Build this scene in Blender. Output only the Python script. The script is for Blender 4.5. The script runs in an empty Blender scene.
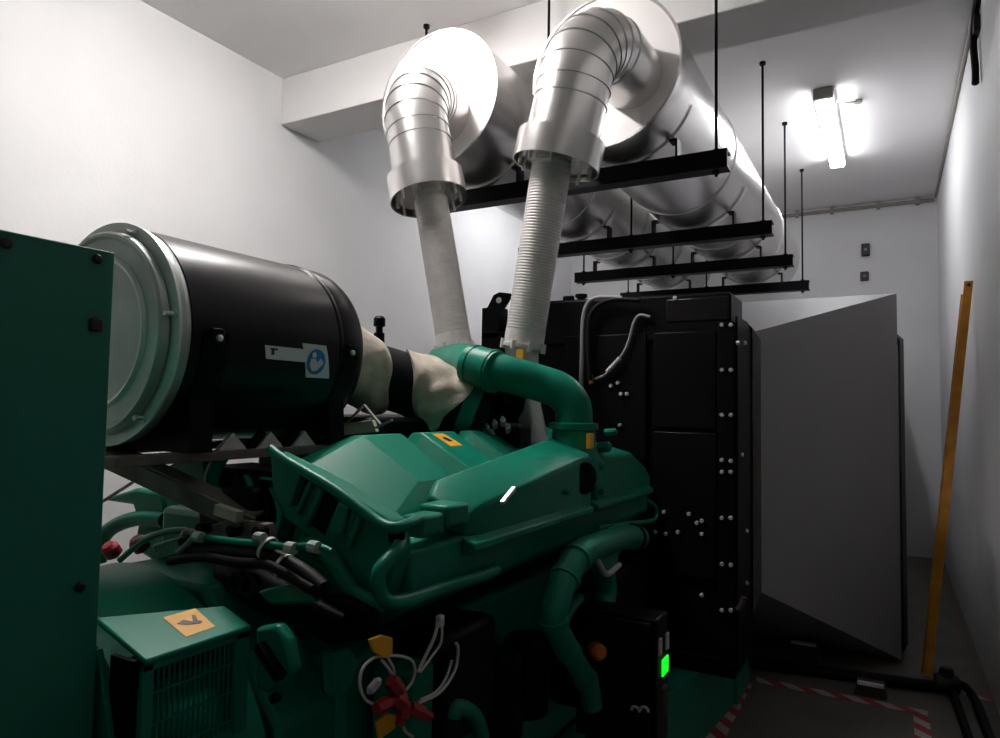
import bpy, math, random
from mathutils import Vector, Matrix
random.seed(7)
scene = bpy.context.scene
COL = scene.collection

# ------------------------------------------------------------------ camera
F = 694.8878                      # focal length in pixels of a 1000 px wide frame
R = Matrix(((0.8720, 0.0120, 0.4893), (0.4893, -0.0540, -0.8705), (0.0160, 0.9985, -0.0530)))
rx = Vector((R[0][0], R[1][0], R[2][0])).normalized()
rz = Vector((R[0][2], R[1][2], R[2][2])); rz = (rz - rx*rz.dot(rx)).normalized()
ry = rz.cross(rx)
R = Matrix((rx, ry, rz)).transposed()
EYE = Vector((0, 0, 1.65))
cam = bpy.data.objects.new('camera', bpy.data.cameras.new('camera'))
COL.objects.link(cam)
cam.data.sensor_fit = 'HORIZONTAL'; cam.data.sensor_width = 36
cam.data.lens = F/1000*36; cam.data.clip_start = 0.05
cam.matrix_world = Matrix.Translation(EYE) @ R.to_4x4()
scene.camera = cam

def at(px, py, x=None, y=None, z=None):
    """point of the place seen at a photo position, on a plane x=, y= or z="""
    r = R @ Vector((px-500, -(py-369), -F))
    if x is not None: t = (x-EYE.x)/r.x
    elif y is not None: t = (y-EYE.y)/r.y
    else: t = (z-EYE.z)/r.z
    return EYE + r*t

# ------------------------------------------------------------------ view, world
scene.view_settings.view_transform = 'Standard'
scene.view_settings.look = 'None'
scene.view_settings.gamma = 1
scene.view_settings.use_curve_mapping = False
scene.view_settings.exposure = 0.38
w = bpy.data.worlds.new('world'); scene.world = w; w.use_nodes = True
w.node_tree.nodes['Background'].inputs[0].default_value = (0.5, 0.5, 0.55, 1)
w.node_tree.nodes['Background'].inputs[1].default_value = 0.05
LAMP_NEAR = 88.0        # emission of the diffusers of the two lamps behind and beside the camera
LAMP_FAR = 25.0         # emission of the tubes of the lamp at the far end

# ------------------------------------------------------------------ materials
def new_mat(name):
    m = bpy.data.materials.new(name); m.use_nodes = True
    nt = m.node_tree; b = nt.nodes['Principled BSDF']
    return m, nt, b

def mat(name, col, rough=0.5, metal=0.0, noise=0.0, scale=8.0, bump=0.0, bscale=60.0, spec=0.5, coat=0.0):
    m, nt, b = new_mat(name)
    b.inputs['Roughness'].default_value = rough
    b.inputs['Metallic'].default_value = metal
    b.inputs['Specular IOR Level'].default_value = spec
    b.inputs['Coat Weight'].default_value = coat
    tc = nt.nodes.new('ShaderNodeTexCoord')
    n = nt.nodes.new('ShaderNodeTexNoise'); n.inputs['Scale'].default_value = scale
    n.inputs['Detail'].default_value = 5
    nt.links.new(tc.outputs['Object'], n.inputs['Vector'])
    rp = nt.nodes.new('ShaderNodeValToRGB')
    rp.color_ramp.elements[0].position = .3; rp.color_ramp.elements[1].position = .72
    rp.color_ramp.elements[0].color = (*[c*(1-noise) for c in col], 1)
    rp.color_ramp.elements[1].color = (*[min(1, c*(1+noise*.6)) for c in col], 1)
    nt.links.new(n.outputs['Fac'], rp.inputs['Fac'])
    nt.links.new(rp.outputs['Color'], b.inputs['Base Color'])
    if bump:
        n2 = nt.nodes.new('ShaderNodeTexNoise'); n2.inputs['Scale'].default_value = bscale
        n2.inputs['Detail'].default_value = 3
        nt.links.new(tc.outputs['Object'], n2.inputs['Vector'])
        bp = nt.nodes.new('ShaderNodeBump'); bp.inputs['Strength'].default_value = bump
        bp.inputs['Distance'].default_value = .01
        nt.links.new(n2.outputs['Fac'], bp.inputs['Height'])
        nt.links.new(bp.outputs['Normal'], b.inputs['Normal'])
    return m

def emit(name, col, s):
    m, nt, b = new_mat(name)
    b.inputs['Base Color'].default_value = (*col, 1)
    b.inputs['Emission Color'].default_value = (*col, 1)
    b.inputs['Emission Strength'].default_value = s
    return m

def stripe_mat(name, c1, c2, axis, period):
    m, nt, b = new_mat(name)
    tc = nt.nodes.new('ShaderNodeTexCoord'); sx = nt.nodes.new('ShaderNodeSeparateXYZ')
    nt.links.new(tc.outputs['Object'], sx.inputs[0])
    s = nt.nodes.new('ShaderNodeMath'); s.operation = 'ADD'
    nt.links.new(sx.outputs['X'], s.inputs[0]); nt.links.new(sx.outputs['Y'], s.inputs[1])
    dv = nt.nodes.new('ShaderNodeMath'); dv.operation = 'DIVIDE'; dv.inputs[1].default_value = period
    nt.links.new(s.outputs[0], dv.inputs[0])
    fr = nt.nodes.new('ShaderNodeMath'); fr.operation = 'FRACT'
    nt.links.new(dv.outputs[0], fr.inputs[0])
    gt = nt.nodes.new('ShaderNodeMath'); gt.operation = 'GREATER_THAN'; gt.inputs[1].default_value = .5
    nt.links.new(fr.outputs[0], gt.inputs[0])
    n = nt.nodes.new('ShaderNodeTexNoise'); n.inputs['Scale'].default_value = 22
    nt.links.new(tc.outputs['Object'], n.inputs['Vector'])
    mx = nt.nodes.new('ShaderNodeMix'); mx.data_type = 'RGBA'
    mx.inputs[6].default_value = (*c1, 1); mx.inputs[7].default_value = (*c2, 1)
    nt.links.new(gt.outputs[0], mx.inputs[0])
    m2 = nt.nodes.new('ShaderNodeMix'); m2.data_type = 'RGBA'; m2.blend_type = 'MULTIPLY'
    m2.inputs[0].default_value = .6
    nt.links.new(mx.outputs[2], m2.inputs[6]); nt.links.new(n.outputs['Fac'], m2.inputs[7])
    nt.links.new(m2.outputs[2], b.inputs['Base Color'])
    b.inputs['Roughness'].default_value = .5
    return m

M = dict(
    wall=mat('painted_plaster', (.72, .715, .72), .7, noise=.06, scale=1.3, bump=.15, bscale=40),
    ceil=mat('painted_concrete', (.80, .785, .78), .8, noise=.05, scale=1.0, bump=.15, bscale=25),
    floor=mat('grey_concrete_floor', (.13, .118, .10), .55, noise=.3, scale=3, bump=.1),
    green=mat('green_machine_paint', (.004, .20, .125), .36, noise=.12, scale=5, spec=.2),
    cabinet=mat('green_cabinet_paint', (.005, .19, .125), .45, noise=.06, scale=3, bump=.05, bscale=160),
    black=mat('black_paint', (.0035, .0035, .0045), .4, noise=.2, scale=6, spec=.09),
    gloss=mat('black_housing_paint', (.005, .004, .005), .32, noise=.15, scale=4, spec=.25),
    rubber=mat('black_rubber', (.005, .0045, .005), .55, spec=.15),
    alu=mat('aluminium_cladding', (.80, .78, .77), .27, metal=.93, noise=.08, scale=3, bump=.05, bscale=14),
    door=mat('dark_door_paint', (.10, .102, .105), .5, noise=.1, scale=4),
    drumend=mat('dull_aluminium', (.80, .77, .76), .5, metal=.2, noise=.05, scale=4),
    zinc=mat('galvanised_steel', (.50, .55, .52), .45, metal=.7, noise=.15, scale=9),
    bright=mat('bright_rim', (.85, .87, .85), .3, metal=.2),
    steel=mat('zinc_bolt', (.75, .74, .72), .35, metal=.5),
    bellow=mat('bellows_steel', (.72, .68, .665), .5, metal=.25, noise=.12, scale=20),
    duct=mat('grey_sheet_metal', (.30, .29, .305), .55, noise=.06, scale=2),
    canvas=mat('olive_canvas', (.055, .053, .048), .85, noise=.2, scale=20),
    cloth=mat('beige_cloth', (.62, .54, .44), .9, noise=.3, scale=12, bump=.8, bscale=16),
    plate=mat('pale_heat_shield', (.52, .50, .51), .5, metal=.3, noise=.15, scale=12),
    yellow=mat('orange_yellow_paint', (.72, .30, .018), .5, noise=.3, scale=9),
    sticker=mat('orange_sticker', (.85, .40, .02), .5),
    ink=mat('sticker_ink', (.012, .01, .01), .5),
    white=mat('white_label', (.75, .74, .76), .5),
    blue=mat('sign_blue', (.02, .20, .58), .45),
    red=mat('red_plastic', (.33, .012, .022), .5),
    orange=mat('orange_plastic', (.75, .19, .015), .5),
    wire=mat('white_wire', (.62, .60, .57), .5),
    lwire=mat('grey_cable', (.24, .23, .23), .5),
    brass=mat('brass', (.45, .25, .08), .4, metal=.6),
    brown=mat('worn_dark_bracket', (.065, .05, .048), .5, metal=.3, noise=.4, scale=12),
    brace=mat('worn_grey_bracket', (.21, .165, .15), .5, metal=.2, noise=.4, scale=12),
    lining=mat('rust_box', (.05, .03, .026), .7),
    tube=emit('diffuser_glow_far', (.965, .975, 1), LAMP_FAR),
    screen=emit('green_screen_glow', (.01, .8, .02), 1.0),
    lampw=mat('white_lamp_body', (.75, .75, .75), .4),
    rear=emit('rear_tube_glow', (.965, .975, 1), 24.0),
    near=emit('diffuser_glow', (1, .965, .945), LAMP_NEAR),
    seam=mat('conduit_grey', (.28, .26, .23), .6),
    tape=stripe_mat('red_white_tape', (.55, .03, .035), (.62, .58, .54), 0, .17),
)

# ------------------------------------------------------------------ mesh tools
class MB:
    def __init__(s): s.v = []; s.f = []
    def add(s, vs, fs):
        o = len(s.v); s.v += [Vector(p) for p in vs]; s.f += [tuple(i+o for i in q) for q in fs]; return s
    def hexa(s, p):                    # bottom four, top four, same turn
        return s.add(p, [(3,2,1,0), (4,5,6,7), (0,1,5,4), (1,2,6,5), (2,3,7,6), (3,0,4,7)])
    def box(s, x0, x1, y0, y1, z0, z1):
        return s.hexa([(x0,y0,z0),(x1,y0,z0),(x1,y1,z0),(x0,y1,z0),(x0,y0,z1),(x1,y0,z1),(x1,y1,z1),(x0,y1,z1)])
    def bar(s, a, b, w, h, up=(0,0,1)):
        a = Vector(a); b = Vector(b); d = (b-a).normalized()
        u = d.cross(Vector(up)).normalized(); n = u.cross(d)
        p = []
        for q in (a, b):
            p.append([q-u*w/2-n*h/2, q+u*w/2-n*h/2, q+u*w/2+n*h/2, q-u*w/2+n*h/2])
        return s.hexa(p[0]+p[1])
    def prism(s, poly, axis, a0, a1):  # polygon in the two other axes, in x,y,z order
        def put(q, a):
            return {'x': (a, q[0], q[1]), 'y': (q[0], a, q[1]), 'z': (q[0], q[1], a)}[axis]
        n = len(poly)
        vs = [put(q, a0) for q in poly]+[put(q, a1) for q in poly]
        fs = [tuple(range(n))[::-1], tuple(range(n, 2*n))]+[(i, (i+1)%n, n+(i+1)%n, n+i) for i in range(n)]
        return s.add(vs, fs)
    def loft(s, rings, caps=True, closed=True):
        n = len(rings[0]); o = []
        vs = [p for r in rings for p in r]; fs = []
        for k in range(len(rings)-1):
            for i in range(n if closed else n-1):
                j = (i+1) % n
                fs.append((k*n+i, k*n+j, (k+1)*n+j, (k+1)*n+i))
        if caps: fs += [tuple(range(n))[::-1], tuple(range((len(rings)-1)*n, len(rings)*n))]
        return s.add(vs, fs)
    def tube(s, pts, r, n=14, caps=True):
        pts = [Vector(p) for p in pts]; rs = r if isinstance(r, (list, tuple)) else [r]*len(pts)
        T = []
        for i in range(len(pts)):
            a = pts[max(i-1, 0)]; b = pts[min(i+1, len(pts)-1)]
            if 0 < i < len(pts)-1:
                T.append(((pts[i]-a).normalized()+(b-pts[i]).normalized()).normalized())
            else: T.append((b-a).normalized())
        ref = Vector((0, 0, 1)) if abs(T[0].z) < .9 else Vector((1, 0, 0))
        u = T[0].cross(ref).normalized(); rings = []
        for i, t in enumerate(T):
            u = (u-t*u.dot(t)).normalized(); v = t.cross(u)
            k = 1.0
            rings.append([pts[i]+(u*math.cos(2*math.pi*q/n)+v*math.sin(2*math.pi*q/n))*rs[i]*k for q in range(n)])
        return s.loft(rings, caps)
    def lathe(s, prof, o, d, n=32, ring=False):    # prof = (radius, distance along d)
        o = Vector(o); d = Vector(d).normalized()
        ref = Vector((0, 0, 1)) if abs(d.z) < .9 else Vector((1, 0, 0))
        u = d.cross(ref).normalized(); v = d.cross(u)
        rings = [[o+d*t+(u*math.cos(2*math.pi*q/n)+v*math.sin(2*math.pi*q/n))*max(r, 1e-4) for q in range(n)] for r, t in prof]
        if ring: return s.loft(rings+[rings[0]], False)
        return s.loft(rings, True)
    def build(s, name, m, parent=None, bevel=0.0, smooth=True, angle=35, seg=2):
        me = bpy.data.meshes.new(name)
        loc = parent_loc(parent)
        me.from_pydata([p-loc for p in s.v], [], s.f)
        import bmesh
        bm = bmesh.new(); bm.from_mesh(me); bmesh.ops.recalc_face_normals(bm, faces=bm.faces[:])
        bm.to_mesh(me); bm.free()
        me.materials.append(m)
        if smooth:
            me.polygons.foreach_set('use_smooth', [True]*len(me.polygons))
            me.set_sharp_from_angle(angle=math.radians(angle))
        o = bpy.data.objects.new(name, me); COL.objects.link(o)
        if parent: o.parent = parent
        if bevel:
            b = o.modifiers.new('bevel', 'BEVEL'); b.width = bevel; b.segments = seg; b.limit_method = 'ANGLE'
            b.angle_limit = math.radians(30); b.harden_normals = False
        return o

def parent_loc(p):
    v = Vector((0, 0, 0))
    while p is not None: v += p.location; p = p.parent
    return v

def crom(pts, k=6):
    pts = [Vector(p) for p in pts]; out = []
    for i in range(len(pts)-1):
        a = pts[max(i-1, 0)]; b = pts[i]; c = pts[i+1]; d = pts[min(i+2, len(pts)-1)]
        for j in range(k):
            t = j/k
            out.append(.5*((2*b)+(c-a)*t+(2*a-5*b+4*c-d)*t*t+(3*b-a-3*c+d)*t**3))
    out.append(pts[-1]); return out

def tag(o, label=None, cat=None, group=None, kind=None):
    if label: o['label'] = label
    if cat: o['category'] = cat
    if group: o['group'] = group
    if kind: o['kind'] = kind
    return o
def thing(name, loc, label, cat, group=None):
    o = bpy.data.objects.new(name, None); COL.objects.link(o); o.location = loc
    o.empty_display_size = .1
    return tag(o, label, cat, group)
def struct(name, mb, m, label=None, **k):
    o = mb.build(name, m, **k); o['kind'] = 'structure'
    o['label'] = label or name; o['category'] = name.split('_')[0]
    return o
def hexbolt(mb, p, d, r=.009, h=.008):
    mb.lathe([(r, -.002), (r, h*.6), (r*.75, h), (0, h)], p, d, 8)
def rot(v, ang, axis='Z'): return Matrix.Rotation(ang, 3, axis) @ Vector(v)

# ================================================================== the room
XL, XR, Y0, Y1, HT = -4.1, .5, -4.0, 9.4, 4.17
struct('floor', MB().box(XL-.2, XR+.2, Y0-.2, Y1+.2, -.15, 0), M['floor'], 'dark grey concrete floor of the generator room')
struct('ceiling', MB().box(XL-.2, XR+.2, Y0-.2, Y1+.2, HT, HT+.15), M['ceil'], 'white painted concrete ceiling')
struct('wall_left', MB().box(XL-.15, XL, Y0, Y1, 0, HT), M['wall'], 'white painted wall on the left')
struct('wall_right', MB().box(XR, XR+.15, Y0, Y1, 0, HT), M['wall'], 'white painted wall on the right')
struct('wall_back', MB().box(XL, XR, Y1, Y1+.15, 0, HT), M['wall'], 'white painted far end wall')
struct('wall_front', MB().box(XL, XR, Y0-.15, Y0, 0, HT), M['wall'], 'white painted wall behind the camera')
struct('trim_1', MB().box(XL, XR, 3.76, 4.17, 3.80, HT), M['ceil'], 'white concrete beam crossing under the ceiling', bevel=.008)
m = MB(); m.tube([(XL+.02, Y1-.03, HT-.05), (XR-.03, Y1-.03, HT-.05)], .022, 10)
for x in (-1.0, -.6, -.1, .3): m.box(x-.02, x+.02, Y1-.06, Y1, HT-.09, HT)
struct('trim_2', m, M['seam'], 'thin grey conduit along the far wall and ceiling edge')
struct('trim_3', MB().tube([(XR-.015, 4.2, HT-.02), (XR-.015, Y1-.03, HT-.02)], .014, 8), M['seam'], 'thin grey conduit along the right wall and ceiling edge')  # added strip standing in for the dark seam in this corner

# added dark grey double leaves, out of view, absorbing bounce off the right wall
for k, (ya, yb) in enumerate(((-1.6, .98), (1.02, 3.6))):
    d = MB().box(XR-.06, XR-.005, ya, yb, .02, 3.3).build('door_%d' % (k+1), M['door'], bevel=.006)
    tag(d, 'dark grey steel door leaf on the right wall, '+('behind' if k == 0 else 'beside')+' the camera', kind='structure')
    MB().box(XR-.075, XR-.06, ya+.25, yb-.25, .3, 3.0).build('door_panel', M['door'], d, bevel=.01)
    MB().tube([(XR-.1, (yb-.2) if k == 0 else (ya+.2), 1.0), (XR-.1, (yb-.2) if k == 0 else (ya+.2), 1.3)], .012, 10).build('door_handle', M['steel'], d)
# ------------------------------------------------------------------ lamps
def lamp(name, cx, y0, y1, label, glow, ztop=HT, hw=.10):
    t = thing(name, (cx, (y0+y1)/2, ztop), label, 'lamp')
    m = MB()
    m.prism([(cx-hw, ztop-.002), (cx+hw, ztop-.002), (cx+hw*.85, ztop-.055), (cx-hw*.85, ztop-.055)], 'y', y0, y1)
    m.build('lamp_housing', M['lampw'], t, bevel=.004)
    e = MB(); e.box(cx-.07, cx+.07, y0-.03, y0+.02, ztop-.09, ztop-.004); e.build('end_cap', M['seam'], t, bevel=.006)
    e = MB(); e.box(cx-.07, cx+.07, y1-.02, y1+.03, ztop-.09, ztop-.004); e.build('end_cap', M['lampw'], t, bevel=.006)
    if ztop < HT:
        for yy in (y0+.2, y1-.2): MB().tube([(cx, yy, ztop-.01), (cx, yy, HT)], .006, 8).build('suspension_rod', M['seam'], t)
    MB().prism([(cx-.064, ztop-.054), (cx-.06, ztop-.095), (cx-.05, ztop-.105), (cx+.05, ztop-.105), (cx+.06, ztop-.095), (cx+.064, ztop-.054)], 'y', y0+.02, y1-.02).build('diffuser', glow, t)
    return t
lm = lamp('fluorescent_lamp', -.43, 5.85, 7.55, 'lit fluorescent lamp on the ceiling beside the hanger rods', M['tube'], HT, .082)
MB().tube(crom([(-.35, 6.05, HT-.03), (-.29, 6.07, HT-.05), (-.25, 6.14, HT-.03), (-.2, 6.2, HT-.01), (-.2, 6.2, HT)]), .009, 8).build('supply_cable', M['wire'], lm)
MB().lathe([(.03, 0), (.03, -.025), (0, -.025)], (-.2, 6.2, HT), (0, 0, 1), 14).build('ceiling_rose', M['seam'], lm)
lamp('fluorescent_lamp', -2.3, 1.6, 3.0, 'long fluorescent lamp on the ceiling above the engine', M['near'], HT, .05)
lamp('fluorescent_lamp', -3.0, 6.0, 7.7, 'long fluorescent lamp on the ceiling between the silencers and the left wall', M['rear'], HT, .03)  # added lamp, hidden by the drums, brightens the space below them

# ================================================================== exhaust line
DZ = 3.40
def silencer(x, y0, y1, r, label):
    t = thing('exhaust_silencer', (x, (y0+y1)/2, DZ-r), label, 'silencer', None)
    prof = [(0, .004), (r*.93, .004), (r, .012), (r, .03)]
    MB().lathe([(0, 0), (r*.985, 0), (r*.985, .012), (0, .012)], (x, y0, DZ), (0, 1, 0), 72).build('end_plate', M['drumend'], t)
    prof += [(r, y1-y0-.12), (r*.93, y1-y0-.04), (r*.7, y1-y0), (0, y1-y0)]
    MB().lathe(prof, (x, y0, DZ), (0, 1, 0), 72).build('drum', M['alu'], t, angle=40)
    MB().lathe([(r-.004, -.006), (r+.008, -.006), (r+.008, .022), (r-.004, .022)], (x, y0, DZ), (0, 1, 0), 72, True).build('end_rim', M['alu'], t)
    for yb in (4.75, 5.95, 7.1):
        MB().lathe([(r-.004, -.012), (r+.006, -.008), (r+.006, .008), (r-.004, .012)], (x, yb, DZ), (0, 1, 0), 72).build('seam_band', M['alu'], t)
    for yb in BEAMY:
        s = MB(); n = 20; ri, ro = r+.001, r+.009
        a0, a1 = math.radians(200), math.radians(340)
        ring = lambda rr, yy: [Vector((x+rr*math.cos(a0+(a1-a0)*i/n), yy, DZ+rr*math.sin(a0+(a1-a0)*i/n))) for i in range(n+1)]
        s.loft([ring(ri, yb-.03), ring(ro, yb-.03), ring(ro, yb+.03), ring(ri, yb+.03)], caps=False, closed=False)
        s.build('saddle_strap', M['alu'], t)
    return t
BEAMY = (3.66, 5.2, 6.41, 7.76)
silencer(-2.24, 3.2, 8.6, .39, 'silver exhaust silencer drum on the left, farther from the ceiling lamp')
silencer(-1.28, 3.33, 8.6, .40, 'silver exhaust silencer drum on the right, nearer the ceiling lamp')

bn = ('nearest the camera, under the elbow pipes', 'second from the camera', 'third from the camera', 'farthest from the camera, above the grey duct')
for i, yb in enumerate(BEAMY):
    m = MB(); zt = DZ-.408; zb = zt-.098
    t = thing('hanger_beam', (-1.72, yb, zb), 'black steel channel carrying both silencers, '+bn[i], 'beam', 'silencer hanger beams')
    x0, x1 = -2.74, -.715
    m.prism([(yb-.05, zb), (yb+.05, zb), (yb+.05, zb+.012), (yb-.038, zb+.012), (yb-.038, zt-.012), (yb+.05, zt-.012), (yb+.05, zt), (yb-.05, zt)], 'x', x0, x1)
    m.build('channel', M['black'], t)
    for q in (-2.24, -1.28):
        for sx in (-1, 1):
            b = MB(); xx = q+sx*.3
            b.box(xx-.006, xx+.006, yb-.04, yb+.04, zt, zt+.1); b.box(xx-.04*sx if sx > 0 else xx, xx if sx > 0 else xx+.04, yb-.04, yb+.04, zt+.09, zt+.1)
            b.build('saddle_bracket', M['black'], t)
    rodx = (-2.66, -1.76, -.78)
    names = ('left end', 'middle', 'right end')
    for k, xr in enumerate(rodx):
        rt = thing('hanger_rod', (xr, yb, zb-.03), f'thin black hanger rod at the {names[k]} of the silencer beam '+('nearest the camera', 'second from camera', 'third from camera', 'farthest from camera')[i], 'rod', 'hanger rods')
        MB().tube([(xr, yb, zb-.03), (xr, yb, HT)], .0085, 8).build('rod', M['black'], rt)
        n = MB(); n.lathe([(.02, 0), (.02, .014), (0, .014)], (xr, yb, zb-.016), (0, 0, 1), 6)
        n.build('nut', M['black'], rt)
        MB().lathe([(.02, 0), (.02, .016), (0, .016)], (xr, yb, zt), (0, 0, 1), 6).build('nut', M['black'], rt)
        MB().lathe([(.022, 0), (.022, -.02), (0, -.02)], (xr, yb, HT), (0, 0, 1), 10).build('ceiling_anchor', M['black'], rt)

def elbow(p0, p1, p2, p3, r, side):
    """insulated elbow: leaves the drum at p0, turns at p1->p2, drops to p3"""
    t = thing('exhaust_elbow', p3, f'shiny silver clad elbow pipe leaving the {side} silencer drum', 'pipe', 'clad exhaust elbows')
    p0, p1, p2, p3 = map(Vector, (p0, p1, p2, p3))
    c = Vector((p2.x, p1.y, p2.z)); arc = []
    for i in range(7):
        a = math.pi/2*i/6
        x = p1.x+(p2.x-p1.x)*i/6
        arc.append(Vector((x, p1.y+(p2.y-p1.y)*math.sin(a), p2.z+(p1.z-p2.z)*math.cos(a))))
    path = [p0]+arc+[p3]
    MB().tube(path, r, 40).build('pipe_cladding', M['alu'], t, angle=50)
    d = (p3-p2).normalized()
    for k, q in enumerate(arc):
        tt = ((path[k+1]-path[k]).normalized()+(path[k+2]-path[k+1]).normalized()).normalized()
        MB().lathe([(r-.002, -.007), (r+.004, -.004), (r+.004, .004), (r-.002, .007)], q, tt, 40).build('seam_bead', M['alu'], t)
    q = p2+d*.07
    MB().lathe([(r-.002, -.006), (r+.004, -.003), (r+.004, .003), (r-.002, .006)], q, d, 40).build('seam_bead', M['alu'], t)
    R2 = r+.032
    MB().lathe([(r-.01, -.005), (R2, 0), (R2, .125), (R2-.006, .125), (R2-.006, .02), (r-.03, .018)], p3-d*.1, d, 44).build('flange_shroud', M['alu'], t)
    fl = MB().lathe([(.07, .03), (R2-.02, .03), (R2-.02, .055), (.07, .055)], p3-d*.1, d, 36).build('flange', M['bellow'], t)
    u = d.cross(Vector((0, 1, 0))).normalized(); v = d.cross(u)
    for k in range(10):
        a = 2*math.pi*k/10; o = p3-d*.1+(u*math.cos(a)+v*math.sin(a))*(R2-.035)+d*.05
        b = MB(); b.lathe([(.013, 0), (.013, .02), (.007, .02), (.007, .10), (0, .10)], o, d, 8); b.build('flange_bolt', M['steel'], fl)
    return t
elbow((-2.18, 3.205, 3.28), (-2.16, 3.02, 3.28), (-2.05, 2.77, 3.01), (-1.965, 2.75, 2.675), .158, 'left')
elbow((-1.13, 3.335, 3.33), (-1.14, 3.03, 3.33), (-1.205, 2.77, 3.06), (-1.275, 2.75, 2.735), .163, 'right')

def bellows(a, b, r, label):
    a, b = Vector(a), Vector(b); d = (b-a); L = d.length; d.normalize()
    t = thing('exhaust_bellows', b, label, 'pipe', 'corrugated exhaust bellows')
    MB().lathe([(r*.86, 0), (r*.86, .05), (r*.9, .06)], a, d, 28).build('upper_collar', M['bellow'], t)
    n = 58; pr = []
    for i in range(n):
        z = .06+(L-.14)*i/n; h = (L-.14)/n
        pr += [(r*.965, z), (r, z+h*.3), (r, z+h*.6), (r*.965, z+h*.9)]
    MB().lathe(pr, a, d, 28).build('corrugated_sleeve', M['bellow'], t, angle=60)
    MB().lathe([(r*.9, L-.085), (r*1.0, L-.08), (r*1.0, L-.02), (r*1.12, L-.018), (r*1.12, L), (r*.7, L)], a, d, 28).build('lower_collar', M['bellow'], t)
    for k in range(8):
        aa = 2*math.pi*k/8; u = d.cross(Vector((0, 1, 0))).normalized(); v = d.cross(u)
        o = b+(u*math.cos(aa)+v*math.sin(aa))*r*1.08-d*.018
        q = MB(); q.lathe([(.011, -.012), (.011, .03), (0, .03)], o, d, 6); q.build('clamp_bolt', M['steel'], t)
    return t
bellows((-1.963, 2.75, 2.71), (-1.79, 2.75, 1.91), .083, 'corrugated grey bellows below the left clad elbow')
bellows((-1.288, 2.75, 2.79), (-1.43, 2.75, 1.91), .089, 'corrugated grey bellows below the right clad elbow')

# ================================================================== control cabinet (left edge)
t = thing('control_cabinet', (-1.65, .4, 0), 'tall dark green steel cabinet cut by the left frame edge', 'cabinet')
m = MB(); m.box(-2.0, -1.302, -.05, .79, 0, 1.93); m.build('cabinet_shell', M['cabinet'], t, bevel=.004)
m = MB(); m.box(-1.302, -1.296, -.02, .788, .05, 1.932); m.build('side_panel', M['cabinet'], t, bevel=.002)
for (px, py) in ((6, 243), (97, 259), (95, 322), (80, 587)):
    p = at(px, py, x=-1.296); b = MB()
    b.lathe([(.010, -.002), (.010, .003), (.006, .006), (0, .006)], p, (1, 0, 0), 12); b.build('screw', M['ink'], t)
p = at(95, 325, x=-1.296)
MB().box(-1.299, -1.288, p.y-.012, p.y+.012, p.z-.012, p.z+.012).build('latch', M['ink'], t, bevel=.003)

# ================================================================== air cleaner
AX, AZ, AR = -1.87, 1.83, .30
t = thing('air_cleaner', (AX, 1.5, AZ-AR), 'large black cylindrical air cleaner canister with a silver end cap', 'air cleaner')
pr = [(0, 1.165), (AR-.004, 1.165), (AR, 1.17), (AR, 1.72), (AR+.004, 1.725), (AR+.004, 1.737), (AR-.004, 1.742), (AR, 1.75), (AR, 1.82), (AR-.012, 1.85), (AR-.06, 1.865), (.16, 1.87), (.15, 1.9), (0, 1.9)]
MB().lathe(pr, (AX, 0, AZ), (0, 1, 0), 80).build('canister', M['gloss'], t, angle=30)
cap = [(0, 1.10), (.255, 1.10), (.262, 1.093), (.270, 1.093), (.276, 1.10), (.278, 1.118), (.270, 1.124), (.285, 1.132), (.300, 1.128), (.304, 1.134), (.304, 1.150), (.300, 1.155), (.296, 1.175), (0, 1.175)]
c = MB().lathe(cap, (AX, 0, AZ), (0, 1, 0), 80).build('end_cap', M['zinc'], t, angle=30)
MB().lathe([(.206, 1.1005), (.196, 1.094), (.206, 1.090), (.213, 1.1005)], (AX, 0, AZ), (0, 1, 0), 64).build('inner_ring', M['bright'], c)
MB().lathe([(.298, 1.126), (.307, 1.126), (.307, 1.134), (.298, 1.134)], (AX, 0, AZ), (0, 1, 0), 80).build('rim_lip', M['bright'], c)
for a in (8, 68, 128, 188, 248, 308):
    ar = math.radians(a); o = Vector((AX+.287*math.cos(ar), 1.134, AZ+.287*math.sin(ar)))
    q = MB(); q.lathe([(.014, 0), (.014, .012), (.007, .014), (.007, .035), (0, .035)], o, (0, -1, 0), 8); q.build('wing_nut', M['steel'], c)
def band(name, y0, y1, a0, a1, r, parent, m):
    n = 40; s = MB(); A0, A1 = math.radians(a0), math.radians(a1)
    ring = lambda rr, yy: [Vector((AX+rr*math.cos(A0+(A1-A0)*i/n), yy, AZ+rr*math.sin(A0+(A1-A0)*i/n))) for i in range(n+1)]
    s.loft([ring(AR-.002, y0), ring(r, y0+.001), ring(r, y1-.001), ring(AR-.002, y1)], caps=False, closed=False)
    return s.build(name, m, parent, angle=40)
band('mounting_strap', 1.20, 1.28, -178, 1, AR+.006, t, M['black'])
band('mounting_strap', 1.73, 1.80, -178, 1, AR+.006, t, M['black'])
for y in (1.24, 1.765):
    p = Vector((AX+AR+.004, y, AZ-.012))
    q = MB(); q.box(AX+AR-.004, AX+AR+.012, y-.02, y+.02, AZ-.03, AZ+.015); q.build('strap_lug', M['black'], t, bevel=.004)
    q = MB(); q.lathe([(.009, 0), (.009, .008), (0, .012)], p+Vector((.008, 0, 0)), (1, 0, 0), 12); q.build('bolt', M['steel'], t)
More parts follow.
